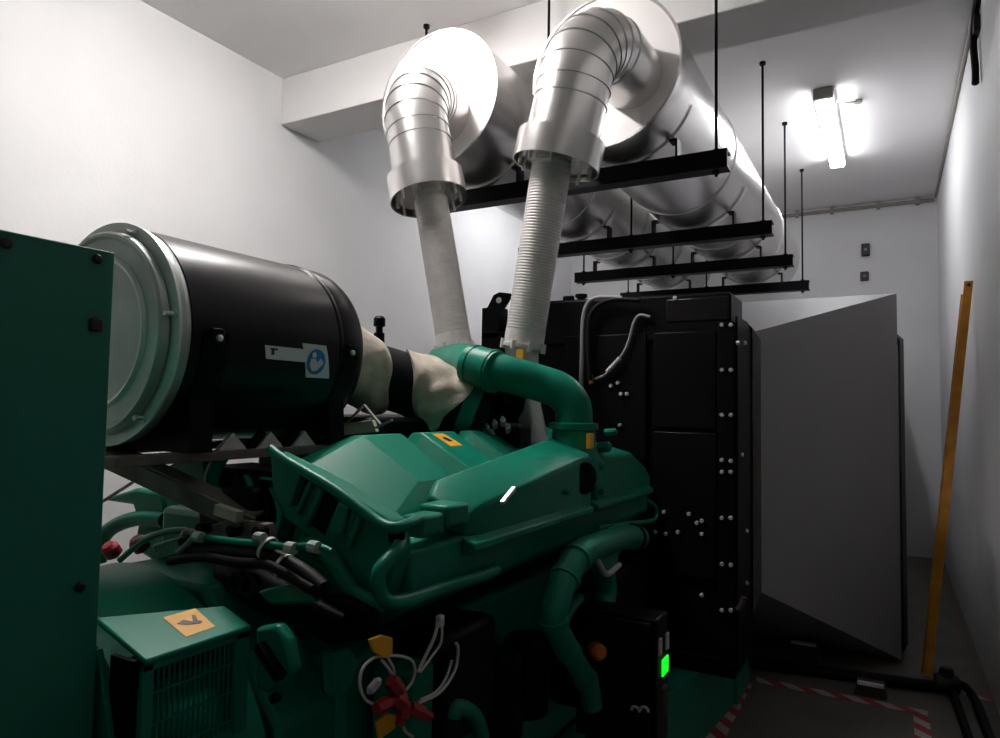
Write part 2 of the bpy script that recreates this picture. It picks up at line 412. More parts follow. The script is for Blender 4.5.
def patch(name, y0, y1, a0, a1, dr, mt, parent, skew=0):
    n = 8; s = MB(); A0, A1 = math.radians(a0), math.radians(a1)
    P = lambda y, a, rr: Vector((AX+rr*math.cos(a), y, AZ+rr*math.sin(a)))
    for rr in (AR+dr,):
        g = [[P(y+skew*(a-A0), a, rr) for y in (y0, y1)] for a in [A0+(A1-A0)*i/n for i in range(n+1)]]
        b = [[P(y+skew*(a-A0), a, AR-.001) for y in (y0, y1)] for a in [A0+(A1-A0)*i/n for i in range(n+1)]]
        rings = [[g[i][0], g[i][1], b[i][1], b[i][0]] for i in range(n+1)]
        s.loft(rings, True)
    return s.build(name, mt, parent)
strip = patch('part_label', 1.418, 1.58, -10.5, -3, .0015, M['white'], t, -.08)
patch('label_mark', 1.428, 1.456, -5.2, -4.2, .0025, M['ink'], strip); patch('label_mark', 1.433, 1.444, -8.0, -5.2, .0025, M['ink'], strip)
def seal(name, poly, mt, parent, dr):
    s = MB(); P = lambda q, rr: Vector((AX+rr*math.cos(q[1]/AR), q[0], AZ+rr*math.sin(q[1]/AR)))
    s.loft([[P(q, AR+dr-.001) for q in poly], [P(q, AR+dr) for q in poly]], True)
    return s.build(name, mt, parent)
sign = patch('safety_sign', 1.588, 1.69, -19.5, .5, .002, M['white'], t, -.1)
cy, cs = 1.617, -.0515
disc = lambda cx, cyy, rr, n=24, sx=1: [(cx+rr*sx*math.cos(2*math.pi*i/n), cyy+rr*math.sin(2*math.pi*i/n)) for i in range(n)]
seal('sign_disc', disc(cy, cs, .04, 32), M['blue'], sign, .003)
seal('sign_figure', disc(cy-.012, cs+.021, .009), M['white'], sign, .004)
seal('sign_figure', [(cy-.024, cs+.01), (cy-.004, cs+.009), (cy+.004, cs-.002), (cy+.018, cs+.012), (cy+.032, cs-.002), (cy+.008, cs-.026), (cy-.012, cs-.03), (cy-.026, cs-.012)], M['white'], sign, .004)
# cradle and rails under the canister
for y in (1.24, 1.765):
    m = MB(); n = 16; zb = AZ-.318
    arc = [(AX+(AR+.006)*math.cos(math.radians(215+110*i/n)), AZ+(AR+.006)*math.sin(math.radians(215+110*i/n))) for i in range(n+1)]
    poly = arc+[(AX+.26, zb), (AX-.26, zb)]
    m.prism(poly, 'y', y-.035, y+.035)
    m.build('cradle', M['black'], t)
for x in (-1.66, -2.08):
    MB().box(x-.025, x+.025, 1.02, 2.0, AZ-.345, AZ-.318).build('support_rail', M['brace'], t, bevel=.003)
for y0 in (1.38, 1.52, 1.66):
    MB().prism([(y0-.05, AZ-.318), (y0+.05, AZ-.318), (y0, AZ-.27)], 'x', -1.672, -1.655).build('gusset', M['bellow'], t)
    MB().bar((-1.66, y0+.05, AZ-.33), (-1.66, y0+.11, AZ-.27), .02, .02).build('brace', M['black'], t)
m = MB(); m.bar((-2.02, 1.14, 1.52), (-1.47, 1.30, 1.32), .012, .055, up=(0, -.2, 1)); m.bar((-2.02, 1.165, 1.55), (-1.47, 1.325, 1.35), .05, .010, up=(0, -.2, 1))
m.build('sloping_brace', M['brace'], t, bevel=.003)
m = MB(); m.lathe([(.022, 0), (.022, .05), (.014, .055), (.014, .075), (.024, .08), (.024, .11), (.015, .12), (0, .12)], (-1.8, 2.2, 1.885), (0, 0, 1), 16)
m.build('restriction_indicator', M['black'], t)

# intake hose wrapped in cloth
t = thing('intake_hose', (-1.8, 2.3, 1.5), 'black air intake hose wrapped in beige cloth behind the canister', 'hose')
hp = crom([(AX, 1.84, AZ), (AX+.005, 2.02, AZ-.015), (-1.83, 2.18, AZ-.055), (-1.73, 2.31, AZ-.10), (-1.61, 2.41, AZ-.165), (-1.46, 2.50, AZ-.23)], 8)
MB().tube(hp, .126, 32).build('rubber_hose', M['rubber'], t)
def wrap(i0, i1, r, name, sl0, sl1):
    seg = hp[i0:i1+1]; s = MB(); n = 48; rings = []
    T = [(seg[min(k+1, len(seg)-1)]-seg[max(k-1, 0)]).normalized() for k in range(len(seg))]
    fine = []
    for k in range(len(seg)-1):
        for j in range(4): fine.append((seg[k].lerp(seg[k+1], j/4), T[k].lerp(T[k+1], j/4)))
    fine.append((seg[-1], T[-1])); N = len(fine)
    for k, (p, d) in enumerate(fine):
        u = d.cross(Vector((0, 0, 1))).normalized(); v = u.cross(d).normalized(); f = k/(N-1); ring = []
        for q in range(n):
            a = 2*math.pi*q/n
            sl = sl0*(1-f)+sl1*f
            rr = r+.006*math.sin(3*a+f*7)+.004*math.sin(4*f*math.pi+2*a)+.003*math.sin(7*a-f*11)
            rr *= (1-.05*(abs(f-.5)*2)**6)
            ring.append(p+d*(sl*math.sin(a)+.008*math.sin(4*a))+(u*math.cos(a)+v*math.sin(a))*rr)
        rings.append(ring)
    s.loft([[hp[i0]+(q-hp[i0])*.95 for q in rings[0]]]+rings+[[hp[i1]+(q-hp[i1])*.93 for q in rings[-1]]], True)
    return s.build(name, M['cloth'], t, angle=70)
wrap(1, 18, .153, 'cloth_wrap', 0, -.05)
wrap(24, 34, .143, 'cloth_wrap', -.06, .05)
MB().lathe([(.10, -.035), (.132, -.03), (.132, .025), (.11, .05)], hp[36], hp[37]-hp[35], 32).build('pipe_coupling', M['green'], t)

# ================================================================== diesel engine
E_ = thing('diesel_engine', (-1.65, 2.2, .3), 'green diesel engine with black hoses between cabinet and black radiator', 'engine')
G, K = M['green'], M['black']
m = MB(); m.box(-2.15, -1.17, 1.32, 3.35, .34, 1.02); m.box(-2.0, -1.28, 1.4, 3.3, 1.0, 1.32); m.build('engine_block', G, E_, bevel=.02)
m = MB(); m.prism([(-1.65+.5*math.cos(math.radians(22.5+45*i)), .74+.5*math.sin(math.radians(22.5+45*i))) for i in range(8)], 'y', 1.14, 1.33)
fw = m.build('flywheel_housing', G, E_, bevel=.015)
for a in range(12):
    ar = math.radians(a*30+8); q = MB()
    hexbolt(q, (-1.65+.43*math.cos(ar), 1.14, .74+.43*math.sin(ar)), (0, -1, 0), .014, .014); q.build('bolt', K, fw)
# near cylinder bank ------------------------------------------------
SL = .40                                    # fall of the bank per metre toward the right
def bank(x, y, h=0): return Vector((x, y, 1.36+(-1.0-x)*SL+h))
m = MB()
sec = lambda y, hx=0: [(-1.52, y, 1.40), (-1.50, y, 1.45), (-1.12, y, 1.31), (-1.0, y, 1.30), (-1.0, y, 1.17), (-1.06, y, 1.13), (-1.45, y, 1.22)]
m.loft([[Vector(p) for p in sec(1.36)], [Vector(p) for p in sec(3.22)]]); m.build('cylinder_bank', G, E_, bevel=.012)
# end face of the bank with slots and ribs
EP = lambda px, py, y=1.30: at(px, py, y=y)
m = MB(); ef = [EP(*q) for q in ((270, 452), (330, 482), (392, 522), (397, 552), (384, 600), (362, 597), (338, 568), (310, 538), (284, 518), (272, 492))]
m.loft([ef, [p+Vector((0, .06, 0)) for p in ef]]); eface = m.build('bank_end_plate', G, E_, bevel=.006, angle=20)
for (a, b, w_, mt) in (((291, 506), (301, 474), .012, 'green'), ((298, 514), (313, 480), .012, 'green'), ((307, 526), (323, 488), .016, 'green'), ((349, 547), (362, 514), .018, 'green')):
    MB().bar(EP(*a, 1.292), EP(*b, 1.292), w_, .02, up=(0, 1, 0)).build('rib', M[mt], eface, bevel=.004)
def inset(name, px, mt, y0=1.297, d=.012, bv=0):
    a = [EP(*q, y0) for q in px]
    return MB().loft([a, [p+Vector((0, d, 0)) for p in a]]).build(name, mt, eface, bevel=bv)
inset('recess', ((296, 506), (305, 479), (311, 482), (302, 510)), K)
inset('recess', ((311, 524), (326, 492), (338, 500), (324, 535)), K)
inset('cover_plate', ((328, 530), (338, 503), (348, 509), (342, 535), (333, 536)), G, 1.288, .014, .005)
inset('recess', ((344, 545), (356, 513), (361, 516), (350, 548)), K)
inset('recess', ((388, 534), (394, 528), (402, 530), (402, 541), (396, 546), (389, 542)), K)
# rails
ur = [EP(a, b, 1.285) for a, b in ((270, 449), (283, 459), (305, 472), (335, 490), (362, 510), (380, 523), (394, 528))]
MB().tube(crom(ur+[at(408, 524, x=-.99), at(420, 519, x=-1.0)]), .0135, 14).build('upper_rail', G, E_)
lr = [EP(a, b, 1.27) for a, b in ((306, 541), (322, 549), (334, 562), (346, 582), (360, 594), (384, 606))]
MB().tube(crom(lr), [.012]*8+[.02]*14+[.015]*(len(crom(lr))-22), 14).build('lower_rail', G, E_)
lp = at(465, 528, x=-.985); q1 = at(398, 549, x=-.985); q2 = at(379, 572, x=-.985); q3 = at(383, 598, x=-.985); q4 = at(402, 601, x=-.985); q5 = at(494, 571, x=-.985)
MB().tube(crom([q1+Vector((-.03, .05, .02)), q1, q2, q3, q4, q4.lerp(q5, .4), q5, q5+Vector((-.05, .03, 0))]), .0165, 14).build('side_rail', G, E_)
# side ledge on the right face
m = MB(); m.prism([(-.995, 1.30), (-.955, 1.285), (-.955, 1.265), (-.995, 1.25)], 'y', 1.58, 2.42); m.build('ledge', G, E_, bevel=.005)
m = MB(); m.prism([(-.995, 1.30), (-.955, 1.285), (-.955, 1.265), (-.995, 1.25)], 'y', 2.47, 3.16); m.build('ledge', G, E_, bevel=.005)
MB().tube(crom([at(x, y, x=-.95) for x, y in ((648, 500), (656, 508), (653, 520), (630, 523), (598, 528))]), .009, 10).build('coolant_line', G, E_)
# intake manifold: rises from near end to the elbow base, falls to far end
def msec(y, xo, xi, zo, zi, zb): return [Vector(p) for p in ((xi, y, zb+.02), (xi, y, zi), (xi+.015, y, zi+.012), (xo-.012, y, zo+.010), (xo, y, zo-.004), (xo, y, zb))]
m = MB()
m.loft([msec(1.60, -1.0, -1.13, 1.345, 1.385, 1.30), msec(1.66, -.985, -1.15, 1.375, 1.425, 1.29), msec(2.38, -.985, -1.15, 1.462, 1.515, 1.28), msec(2.47, -.985, -1.17, 1.465, 1.518, 1.28)])
m.build('intake_manifold', G, E_, bevel=.008)
m = MB()
m.loft([msec(2.52, -.985, -1.17, 1.46, 1.51, 1.28), msec(2.95, -.985, -1.2, 1.445, 1.49, 1.28), msec(3.15, -.985, -1.2, 1.37, 1.40, 1.27), msec(3.22, -.99, -1.2, 1.33, 1.36, 1.27)])
m.build('intake_manifold', G, E_, bevel=.008)
MB().box(-1.06, -.99, 1.39, 1.49, 1.325, 1.378).build('manifold_foot', G, E_, bevel=.010)
MB().box(-1.08, -.985, 1.495, 1.60, 1.335, 1.392).build('manifold_foot', G, E_, bevel=.010)
m = MB(); m.bar(at(502, 503, x=-.976), at(514, 488, x=-.976), .012, .01); m.build('clip', M['steel'], E_)
# round elbow base
eb = Vector((-1.09, 2.54, 1.40))
m = MB(); m.lathe([(.12, -.05), (.12, .03), (.10, .07), (.088, .10), (.084, .165), (0, .165)], eb, (0, 0, 1), 40)
m.build('elbow_base', G, E_)
MB().lathe([(.08, 0), (.096, .004), (.096, .026), (.08, .03)], eb+Vector((0, 0, .16)), (0, 0, 1), 40).build('clamp_flange', G, E_)
m = MB(); m.lathe([(.058, -.02), (.058, .012), (.045, .014), (0, .014)], at(583, 478, x=-.985), (.9, -.4, 0), 24); m.build('side_port', K, E_)
cp = crom([eb+Vector((0, 0, .15)), eb+Vector((0, 0, .22)), eb+Vector((-.012, -.005, .27)), eb+Vector((-.055, -.02, .315)), eb+Vector((-.12, -.045, .34)), (-1.32, 2.42, 1.775), (-1.45, 2.41, 1.805), (-1.56, 2.49, 1.835), (-1.68, 2.60, 1.85), (-1.86, 2.74, 1.855)], 6)
MB().tube(cp, .073, 28).build('charge_air_pipe', G, E_)
for i, (r, L) in ((35, (.084, .075)),):
    MB().lathe([(.07, -L), (r, -L+.006), (r, L-.006), (.07, L)], cp[i], cp[i+1]-cp[i-1], 32).build('pipe_coupling', G, E_)
for d in (-.05, .045):
    tt = (cp[36]-cp[34]).normalized()
    MB().lathe([(.083, -.008), (.088, -.006), (.088, .006), (.083, .008)], cp[35]+tt*d, tt, 32).build('hose_clamp', G, E_)
for p in (at(591, 441, x=-.985), ):
    MB().box(p.x-.012, p.x+.004, p.y-.018, p.y+.018, p.z-.028, p.z+.028).build('orange_tag', M['sticker'], E_)
for (px, py, r) in ((606, 447, .022), (599, 466, .016), (612, 432, .015), (600, 492, .011), (565, 492, .010)):
    q = MB(); p = at(px, py, x=-.98); q.lathe([(r, -.03), (r, .012), (r*.6, .02), (0, .02)], p, (1, -.2, .1), 10); q.build('plug', G, E_)
# rocker covers
def rocker(y, w_, ramp, drop):
    a, b = Vector((-1.43, y, 1.552)), Vector((-1.43, y+w_, 1.552)); c, d = Vector((-1.2, y+w_-.03, 1.425)), Vector((-1.2, y-.01, 1.425))
    lo = [Vector((-1.43, y-ramp, 1.552-drop)), Vector((-1.43, y+w_+.05, 1.46)), Vector((-1.13, y+w_+.02, 1.34)), Vector((-1.13, y-ramp, 1.425-drop-.035))]
    back = [Vector((-1.52, y-ramp, 1.44)), Vector((-1.52, y+w_+.05, 1.44)), Vector((-1.48, y, 1.55)), Vector((-1.48, y+w_, 1.55))]
    m = MB(); v = [lo[0], lo[1], lo[2], lo[3], a, b, c, d, back[0], back[1], back[2], back[3]]
    m.add(v, [(4,7,6,5), (3,7,4,0), (2,6,7,3), (1,5,6,2), (8,9,1,0), (0,1,2,3), (8,10,11,9), (0,4,10,8), (4,5,11,10), (5,1,9,11)])
    return m.build('rocker_cover', G, E_, bevel=.006, angle=12)
rocker(1.68, .20, .335, .115)
for k in (1, 2, 3, 4): rocker(1.68+.32*k, .20, .075, .085)
# orange warning plate on second cover
RC = lambda x, y: Vector((x, y, 1.553-(x+1.43)*.552))
p = [RC(-1.42, 2.04), RC(-1.345, 2.05), RC(-1.345, 2.13), RC(-1.42, 2.11)]
stk = MB().hexa([q-Vector((0, 0, .006)) for q in p]+p).build('warning_sticker', M['sticker'], E_)
pc = (p[0]+p[2])/2; e1 = (p[1]-p[0]).normalized(); e2 = (p[3]-p[0]).normalized()
MB().hexa([pc+e1*a+e2*b for a, b in ((-.012, -.018), (.014, -.006), (.01, .016), (-.014, .006))]+[pc+e1*a+e2*b+Vector((0, 0, .0015)) for a, b in ((-.012, -.018), (.014, -.006), (.01, .016), (-.014, .006))]).build('sticker_mark', M['ink'], stk)
# turbocharger behind the charge pipe
tb = Vector((-1.55, 2.62, 1.70))
m = MB(); m.tube([tb+Vector((.15*math.cos(a), 0, .12*math.sin(a))) for a in [math.radians(-200+20*i) for i in range(19)]], [.075-.0018*i for i in range(19)], 18)
m.lathe([(.12, -.06), (.12, .06), (.06, .10), (.06, .2), (0, .2)], tb, (0, 1, 0), 28); m.build('turbocharger', K, E_)
MB().lathe([(.05, 0), (.095, .02), (.095, .20), (.08, .22)], (-1.79, 2.75, 1.70), (0, 0, 1), 28).build('turbine_outlet', K, E_)
MB().lathe([(.07, 0), (.075, .02), (.075, .20), (.08, .22)], (-1.435, 2.75, 1.70), (0, 0, 1), 28).build('turbine_outlet', M['bellow'], E_)
m = MB(); yy = 2.62; pts = [at(515, 360, y=yy), at(531, 362, y=yy), at(548, 442, y=yy), at(535, 448, y=yy), at(520, 452, y=yy)]
m.loft([pts, [p+Vector((0, .01, 0)) for p in pts]]); hs = m.build('heat_shield', M['plate'], E_, bevel=.002)
p = at(520, 357, y=2.61); MB().box(p.x-.016, p.x+.016, 2.606, 2.621, p.z-.035, p.z+.035).build('warning_sticker', M['sticker'], hs)
for (px, py) in ((487, 428), (495, 424), (503, 421), (492, 434), (508, 428), (482, 432)):
    q = MB(); p = at(px, py, y=2.45); q.lathe([(.012, -.03), (.012, .01), (.007, .012), (.007, .025), (0, .025)], p, (.3, -.7, .6), 8); q.build('stud', M['steel'], E_)
m = MB(); m.box(-1.62, -1.3, 2.46, 2.6, 1.40, 1.58); m.build('valley_housing', K, E_, bevel=.02)
m = MB(); m.box(-2.2, -1.62, 1.95, 3.2, 1.25, 1.60); m.build('valley_cover', K, E_, bevel=.02)
a = [at(x, y, y=1.93) for x, y in ((338, 424), (372, 420), (376, 432), (336, 436))]
MB().loft([a, [p+Vector((0, .02, 0)) for p in a]]).build('beige_plate', M['cloth'], E_, bevel=.002)
for (q0, q1) in (((346, 424), (364, 405)), ((364, 405), (380, 424)), ((376, 428), (392, 420))):
    MB().bar(at(*q0, y=1.92), at(*q1, y=1.92), .012, .006).build('foil_strip', M['zinc'], E_)
m = MB(); m.bar(at(217, 509, y=1.23), at(240, 517, y=1.23), .03, .022, up=(0, 1, 0)); m.build('brace_foot', M['cloth'], E_, bevel=.003)
# left bank, seen between cabinet and air cleaner
m = MB(); m.loft([[Vector(p) for p in ((-1.9, y, 1.40), (-2.32, y, 1.30), (-2.36, y, 1.12), (-1.9, y, 1.0))] for y in (1.55, 3.2)]); m.build('cylinder_bank', G, E_, bevel=.012)
pp = lambda px, py, y=1.5: at(px, py, y=y)
m = MB(); m.tube(crom([pp(q[0], q[1], 1.34) for q in ((222, 456), (217, 464), (213, 475), (212, 488), (218, 500))]), [.022]*25, 12); m.build('casting_arm', G, E_)
a = [pp(q[0], q[1], 1.34) for q in ((165, 466), (185, 459), (203, 457), (207, 478), (226, 500), (205, 505), (182, 480))]
m = MB(); m.loft([a, [p+Vector((0, .06, 0)) for p in a]]); m.build('bracket', G, E_, bevel=.01)
a = [pp(100, 500), pp(135, 488), pp(160, 492), pp(168, 520), pp(140, 532), pp(132, 505)]
m = MB(); m.loft([a, [p+Vector((0, .08, 0)) for p in a]]); m.build('oil_cooler_housing', G, E_, bevel=.012)
a = [pp(163, 490), pp(185, 487), pp(205, 505), pp(202, 530), pp(170, 535)]
m = MB(); m.loft([a, [p+Vector((0, .12, 0)) for p in a]]); m.build('bracket', G, E_, bevel=.012)
MB().tube(crom([pp(165, 520), pp(140, 518), pp(115, 526), pp(102, 540), pp(99, 562)]), .026, 14).build('oil_pipe', G, E_)
MB().tube([pp(100, 503, 1.4), pp(165, 462, 1.4)], .006, 8).build('link_rod', M['lwire'], E_)
MB().tube([pp(133, 540, 1.3), pp(160, 532, 1.3), pp(180, 529, 1.3)], .005, 8).build('sense_line', M['plate'], E_)
MB().tube(crom([pp(120, 560, 1.25), pp(142, 542, 1.25), pp(165, 532, 1.25), pp(188, 530, 1.25)]), .009, 8).build('fuel_line', G, E_)
a = [pp(150, 545, 1.28), pp(185, 535, 1.28), pp(178, 556, 1.28), pp(158, 562, 1.28)]
m = MB(); m.loft([a, [p+Vector((0, .03, 0)) for p in a]]); m.build('bracket', G, E_, bevel=.008)
for (px, py) in ((113, 552), (141, 546)):
    q = MB(); p = pp(px, py, 1.4); q.lathe([(.012, -.02), (.026, -.01), (.028, .02), (.018, .034), (0, .036)], p, (0, -.6, .8), 20); q.build('red_cap', M['red'], E_)
# dark cluster around the flywheel end under the air cleaner
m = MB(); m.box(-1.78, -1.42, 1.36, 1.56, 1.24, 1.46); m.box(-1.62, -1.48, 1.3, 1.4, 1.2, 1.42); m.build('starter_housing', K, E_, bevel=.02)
a = [pp(228, 520, 1.26), pp(265, 524, 1.26), pp(270, 545, 1.26), pp(200, 545, 1.26), pp(205, 527, 1.26)]
m = MB(); m.loft([a, [p+Vector((0, .03, 0)) for p in a]]); m.build('grey_plate', M['brace'], E_, bevel=.003)
for (px, py) in ((205, 528), (236, 530), (262, 532)):
    q = MB(); p = pp(px, py, 1.25); q.lathe([(.016, -.01), (.016, .02), (0, .022)], p, (0, -1, 0), 10); q.build('plug', K, E_)
for k in range(7):
    px = 225+k*13; q = MB()
    q.tube(crom([pp(px, 480+k*3, 1.42), pp(px+9, 472+k*6, 1.36), pp(px+16, 500+k*5, 1.33), pp(px+10, 530+k*4, 1.3)]), .007+.002*(k % 2), 8)
    q.build('injector_line', G if k % 2 else K, E_)
m = MB(); m.tube([at(226, 570, y=1.24), at(262, 588, y=1.22), at(300, 606, y=1.22), at(345, 622, y=1.22)], [.035, .05, .045, .018], 24); m.build('starter_motor', K, E_)  # black rod added as shade under the hose bundle
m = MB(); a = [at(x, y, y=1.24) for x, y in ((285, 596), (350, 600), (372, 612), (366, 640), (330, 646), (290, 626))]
m.loft([a, [p+Vector((0, .05, 0)) for p in a]]); m.build('harness_cover', K, E_, bevel=.01)  # black plate added to shade the top of the flywheel housing
# hose bundle across the flywheel housing
def bundle(name, pxs, r, mt, y):
    return MB().tube(crom([at(a, b, y=y) for a, b in pxs], 6), r, 14).build(name, mt, E_)
bundle('harness_hose', ((186, 540), (200, 550), (240, 553), (272, 558), (300, 572), (322, 590)), .022, M['rubber'], 1.13)
bundle('harness_hose', ((170, 561), (200, 557), (235, 562), (268, 565), (292, 578), (312, 590)), .011, M['rubber'], 1.10)
bundle('fuel_line', ((199, 537), (230, 541), (262, 544), (290, 547), (315, 546), (332, 552)), .008, G, 1.12)
bundle('wire_harness', ((178, 553), (190, 542), (194, 534), (187, 531), (183, 536)), .008, M['lwire'], 1.11)
for (px, py) in ((199, 537), (260, 538), (291, 548), (314, 547)):
    q = MB(); p = at(px, py, y=1.11); q.lathe([(.013, -.012), (.013, .012)], p, (1, 0, 0), 10); q.build('line_fitting', M['zinc'], E_)
for (px, py) in ((268, 549), (284, 566)):
    q = MB(); p = at(px, py, y=1.125); q.lathe([(.026, -.004), (.028, -.004), (.028, .004), (.026, .004)], p, (.9, 0, -.3), 20, True); q.build('cable_tie', M['wire'], E_)
for (px, py) in ((242, 582), (253, 584)):
    q = MB(); p = at(px, py, y=1.1); q.lathe([(.016, 0), (.024, 0), (.024, .02), (.016, .02)], p, (.2, -1, .1), 20, True); q.build('clamp_ring', M['rubber'], E_)
a = [at(x, y, y=1.12) for x, y in ((255, 592), (300, 582), (318, 590), (312, 604), (270, 606))]
m = MB(); m.loft([a, [p+Vector((0, .03, 0)) for p in a]]); m.build('bracket', G, E_, bevel=.008)
# lifting lug right of alternator hood
a = [at(x, y, y=1.02) for x, y in ((255, 628), (275, 625), (286, 640), (293, 672), (283, 682), (268, 694), (256, 690))]
m = MB(); m.loft([a, [p+Vector((0, .03, 0)) for p in a]]); lug = m.build('mounting_lug', G, E_, bevel=.008)
m = MB(); m.bar(at(259, 645, y=1.01), at(281, 678, y=1.01), .02, .018); m.build('lug_link', K, lug)
q = MB(); hexbolt(q, at(277, 697, y=1.02), (0, -1, 0), .011, .014); q.build('bolt', K, lug)
# side brackets on the block
a = [at(x, y, x=-1.10) for x, y in ((335, 655), (350, 645), (362, 660), (350, 695), (338, 700))]
m = MB(); m.loft([a, [p+Vector((-.05, 0, 0)) for p in a]]); m.build('bracket', G, E_, bevel=.01)
# secondary pump and filters along the dark lower side
m = MB(); m.lathe([(.03, 0), (.075, .01), (.075, .24), (.06, .26), (0, .26)], (-1.08, 1.95, .62), (0, 0, 1), 28); m.build('oil_filter', K, E_)
m = MB(); m.lathe([(.03, 0), (.075, .01), (.075, .24), (.06, .26), (0, .26)], (-1.08, 2.13, .62), (0, 0, 1), 28); m.build('oil_filter', K, E_)
m = MB(); m.box(-1.18, -1.0, 1.5, 1.8, .75, 1.05); m.build('fuel_pump', K, E_, bevel=.03)
m = MB(); m.tube(crom([at(x, y, x=-1.0) for x, y in ((452, 718), (455, 708), (468, 710), (478, 722), (482, 738))]), .022, 12); m.build('fuel_elbow', G, E_)
# lower water pipe with elbow
wp = crom([at(x, y, x=-.9) for x, y in ((638, 538), (622, 537), (600, 545), (580, 555), (565, 578), (556, 604), (553, 620), (562, 640), (574, 660), (588, 684), (592, 706))], 5)
MB().tube(wp, [.048]*16+[.044]*10+[.040]*12+[.036]*(len(wp)-38), 20).build('water_pipe', G, E_)
for i, r in ((2, .054), (16, .052), (20, .05), (30, .047), (38, .042), (44, .042)):
    MB().lathe([(r-.01, -.012), (r, -.009), (r, .009), (r-.01, .012)], wp[i], wp[i+1]-wp[i-1], 24).build('hose_clamp', G if i > 2 else K, E_)
MB().tube(crom([at(x, y, x=-1.0) for x, y in ((592, 540), (600, 560), (604, 590), (598, 615), (590, 640))]), .05, 18).build('water_branch', G, E_)
m = MB(); a = [at(x, y, x=-.88) for x, y in ((594, 553), (620, 545), (618, 564), (608, 574), (600, 568))]
m.loft([a, [p+Vector((-.06, 0, 0)) for p in a]]); m.build('thermostat_housing', G, E_, bevel=.008)
MB().tube(crom([at(x, y, x=-.87) for x, y in ((594, 553), (600, 566), (607, 574), (619, 565))]), .011, 10).build('drain_line', M['plate'], E_)
MB().tube(crom([at(x, y, x=-.98) for x, y in ((580, 598), (570, 610), (564, 625), (568, 640))]), .018, 12).build('drain_line', G, E_)
q = MB(); p = at(597, 651, x=-.9); q.lathe([(.02, -.025), (.028, -.02), (.028, .02), (.016, .03), (0, .03)], p, (.7, -.7, .1), 14); q.build('orange_connector', M['orange'], E_)
m = MB(); m.box(-1.17, -1.02, 2.5, 3.3, .5, .95); m.build('auxiliary_housing', K, E_, bevel=.03)
m = MB(); m.box(-1.14, -1.02, 1.4, 1.5, .6, 1.0); m.build('engine_mount', G, E_, bevel=.01)

# ================================================================== alternator
A_ = thing('alternator', (-1.65, 1.0, .2), 'rounded green alternator with a louvred outlet hood beside the cabinet', 'alternator')
MB().lathe([(0, .82), (.47, .82), (.5, .84), (.5, 1.10), (.47, 1.13), (0, 1.13)], (-1.65, 0, .74), (0, 1, 0), 96).build('stator_frame', G, A_, angle=30)
hx0, hx1, hy0, hy1 = -1.40, -1.2, .818, 1.062
zi = lambda x: 1.175+(-1.2-x)*.335
m = MB()
ia, ib = -1.355, -1.282
m.hexa([(ia, hy0, zi(ia)-.012), (hx1+.006, hy0, zi(hx1)-.012), (hx1+.006, hy1, zi(hx1)-.012), (ib, hy1, zi(ib)-.012), (ia, hy0, zi(ia)), (hx1+.006, hy0, zi(hx1)-.001), (hx1+.006, hy1, zi(hx1)-.001), (ib, hy1, zi(ib))])
hood = m.build('outlet_hood', G, A_, bevel=.004)
m = MB(); zt = 1.165
m.box(hx1-.012, hx1, hy0, hy0+.022, .70, zt); m.box(hx1-.012, hx1, hy1-.035, hy1, .70, zt); m.box(hx1-.012, hx1, hy0, hy1, zt-.016, zt); m.box(hx1-.012, hx1, hy0, hy1, .70, .72)
m.build('hood_frame', G, A_, bevel=.002)
m = MB(); m.box(-1.36, hx1-.03, hy1-.012, hy1, .70, 1.165); m.build('hood_side', G, A_)
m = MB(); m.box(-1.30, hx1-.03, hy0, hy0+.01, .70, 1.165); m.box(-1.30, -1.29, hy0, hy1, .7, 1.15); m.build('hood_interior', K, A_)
g = MB()
for k in range(17):
    y = hy0+.024+(hy1-.035-hy0-.026)*k/16; g.box(hx1-.008, hx1-.004, y-.0014, y+.0014, .72, zt-.016)
for k in range(7):
    z = zt-.06-.058*k; g.box(hx1-.009, hx1-.003, hy0+.02, hy1-.034, z-.002, z+.002)
g.build('grille', M['green'], A_)
m = MB(); m.bar((-1.34, .808, 1.17), (-1.235, .808, .85), .05, .012, up=(0, 1, 0)); m.build('gusset', G, A_, bevel=.003)
s0 = [Vector((x, y, zi(x)+.0015)) for x, y in ((-1.297, .923), (-1.297, .999), (-1.224, .993), (-1.222, .922))]
stk = MB().loft([[p-Vector((0, 0, .003)) for p in s0], s0]).build('warning_sticker', M['sticker'], hood)
o = (s0[0]+s0[1]+s0[2]+s0[3])/4; ex = Vector((1, 0, -.335)).normalized(); ey = Vector((0, 1, 0))
def mark(poly):
    q = [o+ex*(-b)+ey*a for a, b in poly]
    return MB().loft([q, [p+Vector((0, 0, .001)) for p in q]]).build('sticker_mark', M['ink'], stk)
mark([(-.026, .006), (-.008, .012), (.004, -.001), (.012, -.012), (.0, -.010), (-.014, -.004)])
mark([(.002, -.008), (.008, .002), (.018, .020), (.024, .016), (.016, -.002), (.022, -.010), (.014, -.014)])
MB().box(-1.9, -1.4, .86, 1.1, .2, .32).build('mounting_foot', G, A_, bevel=.01)

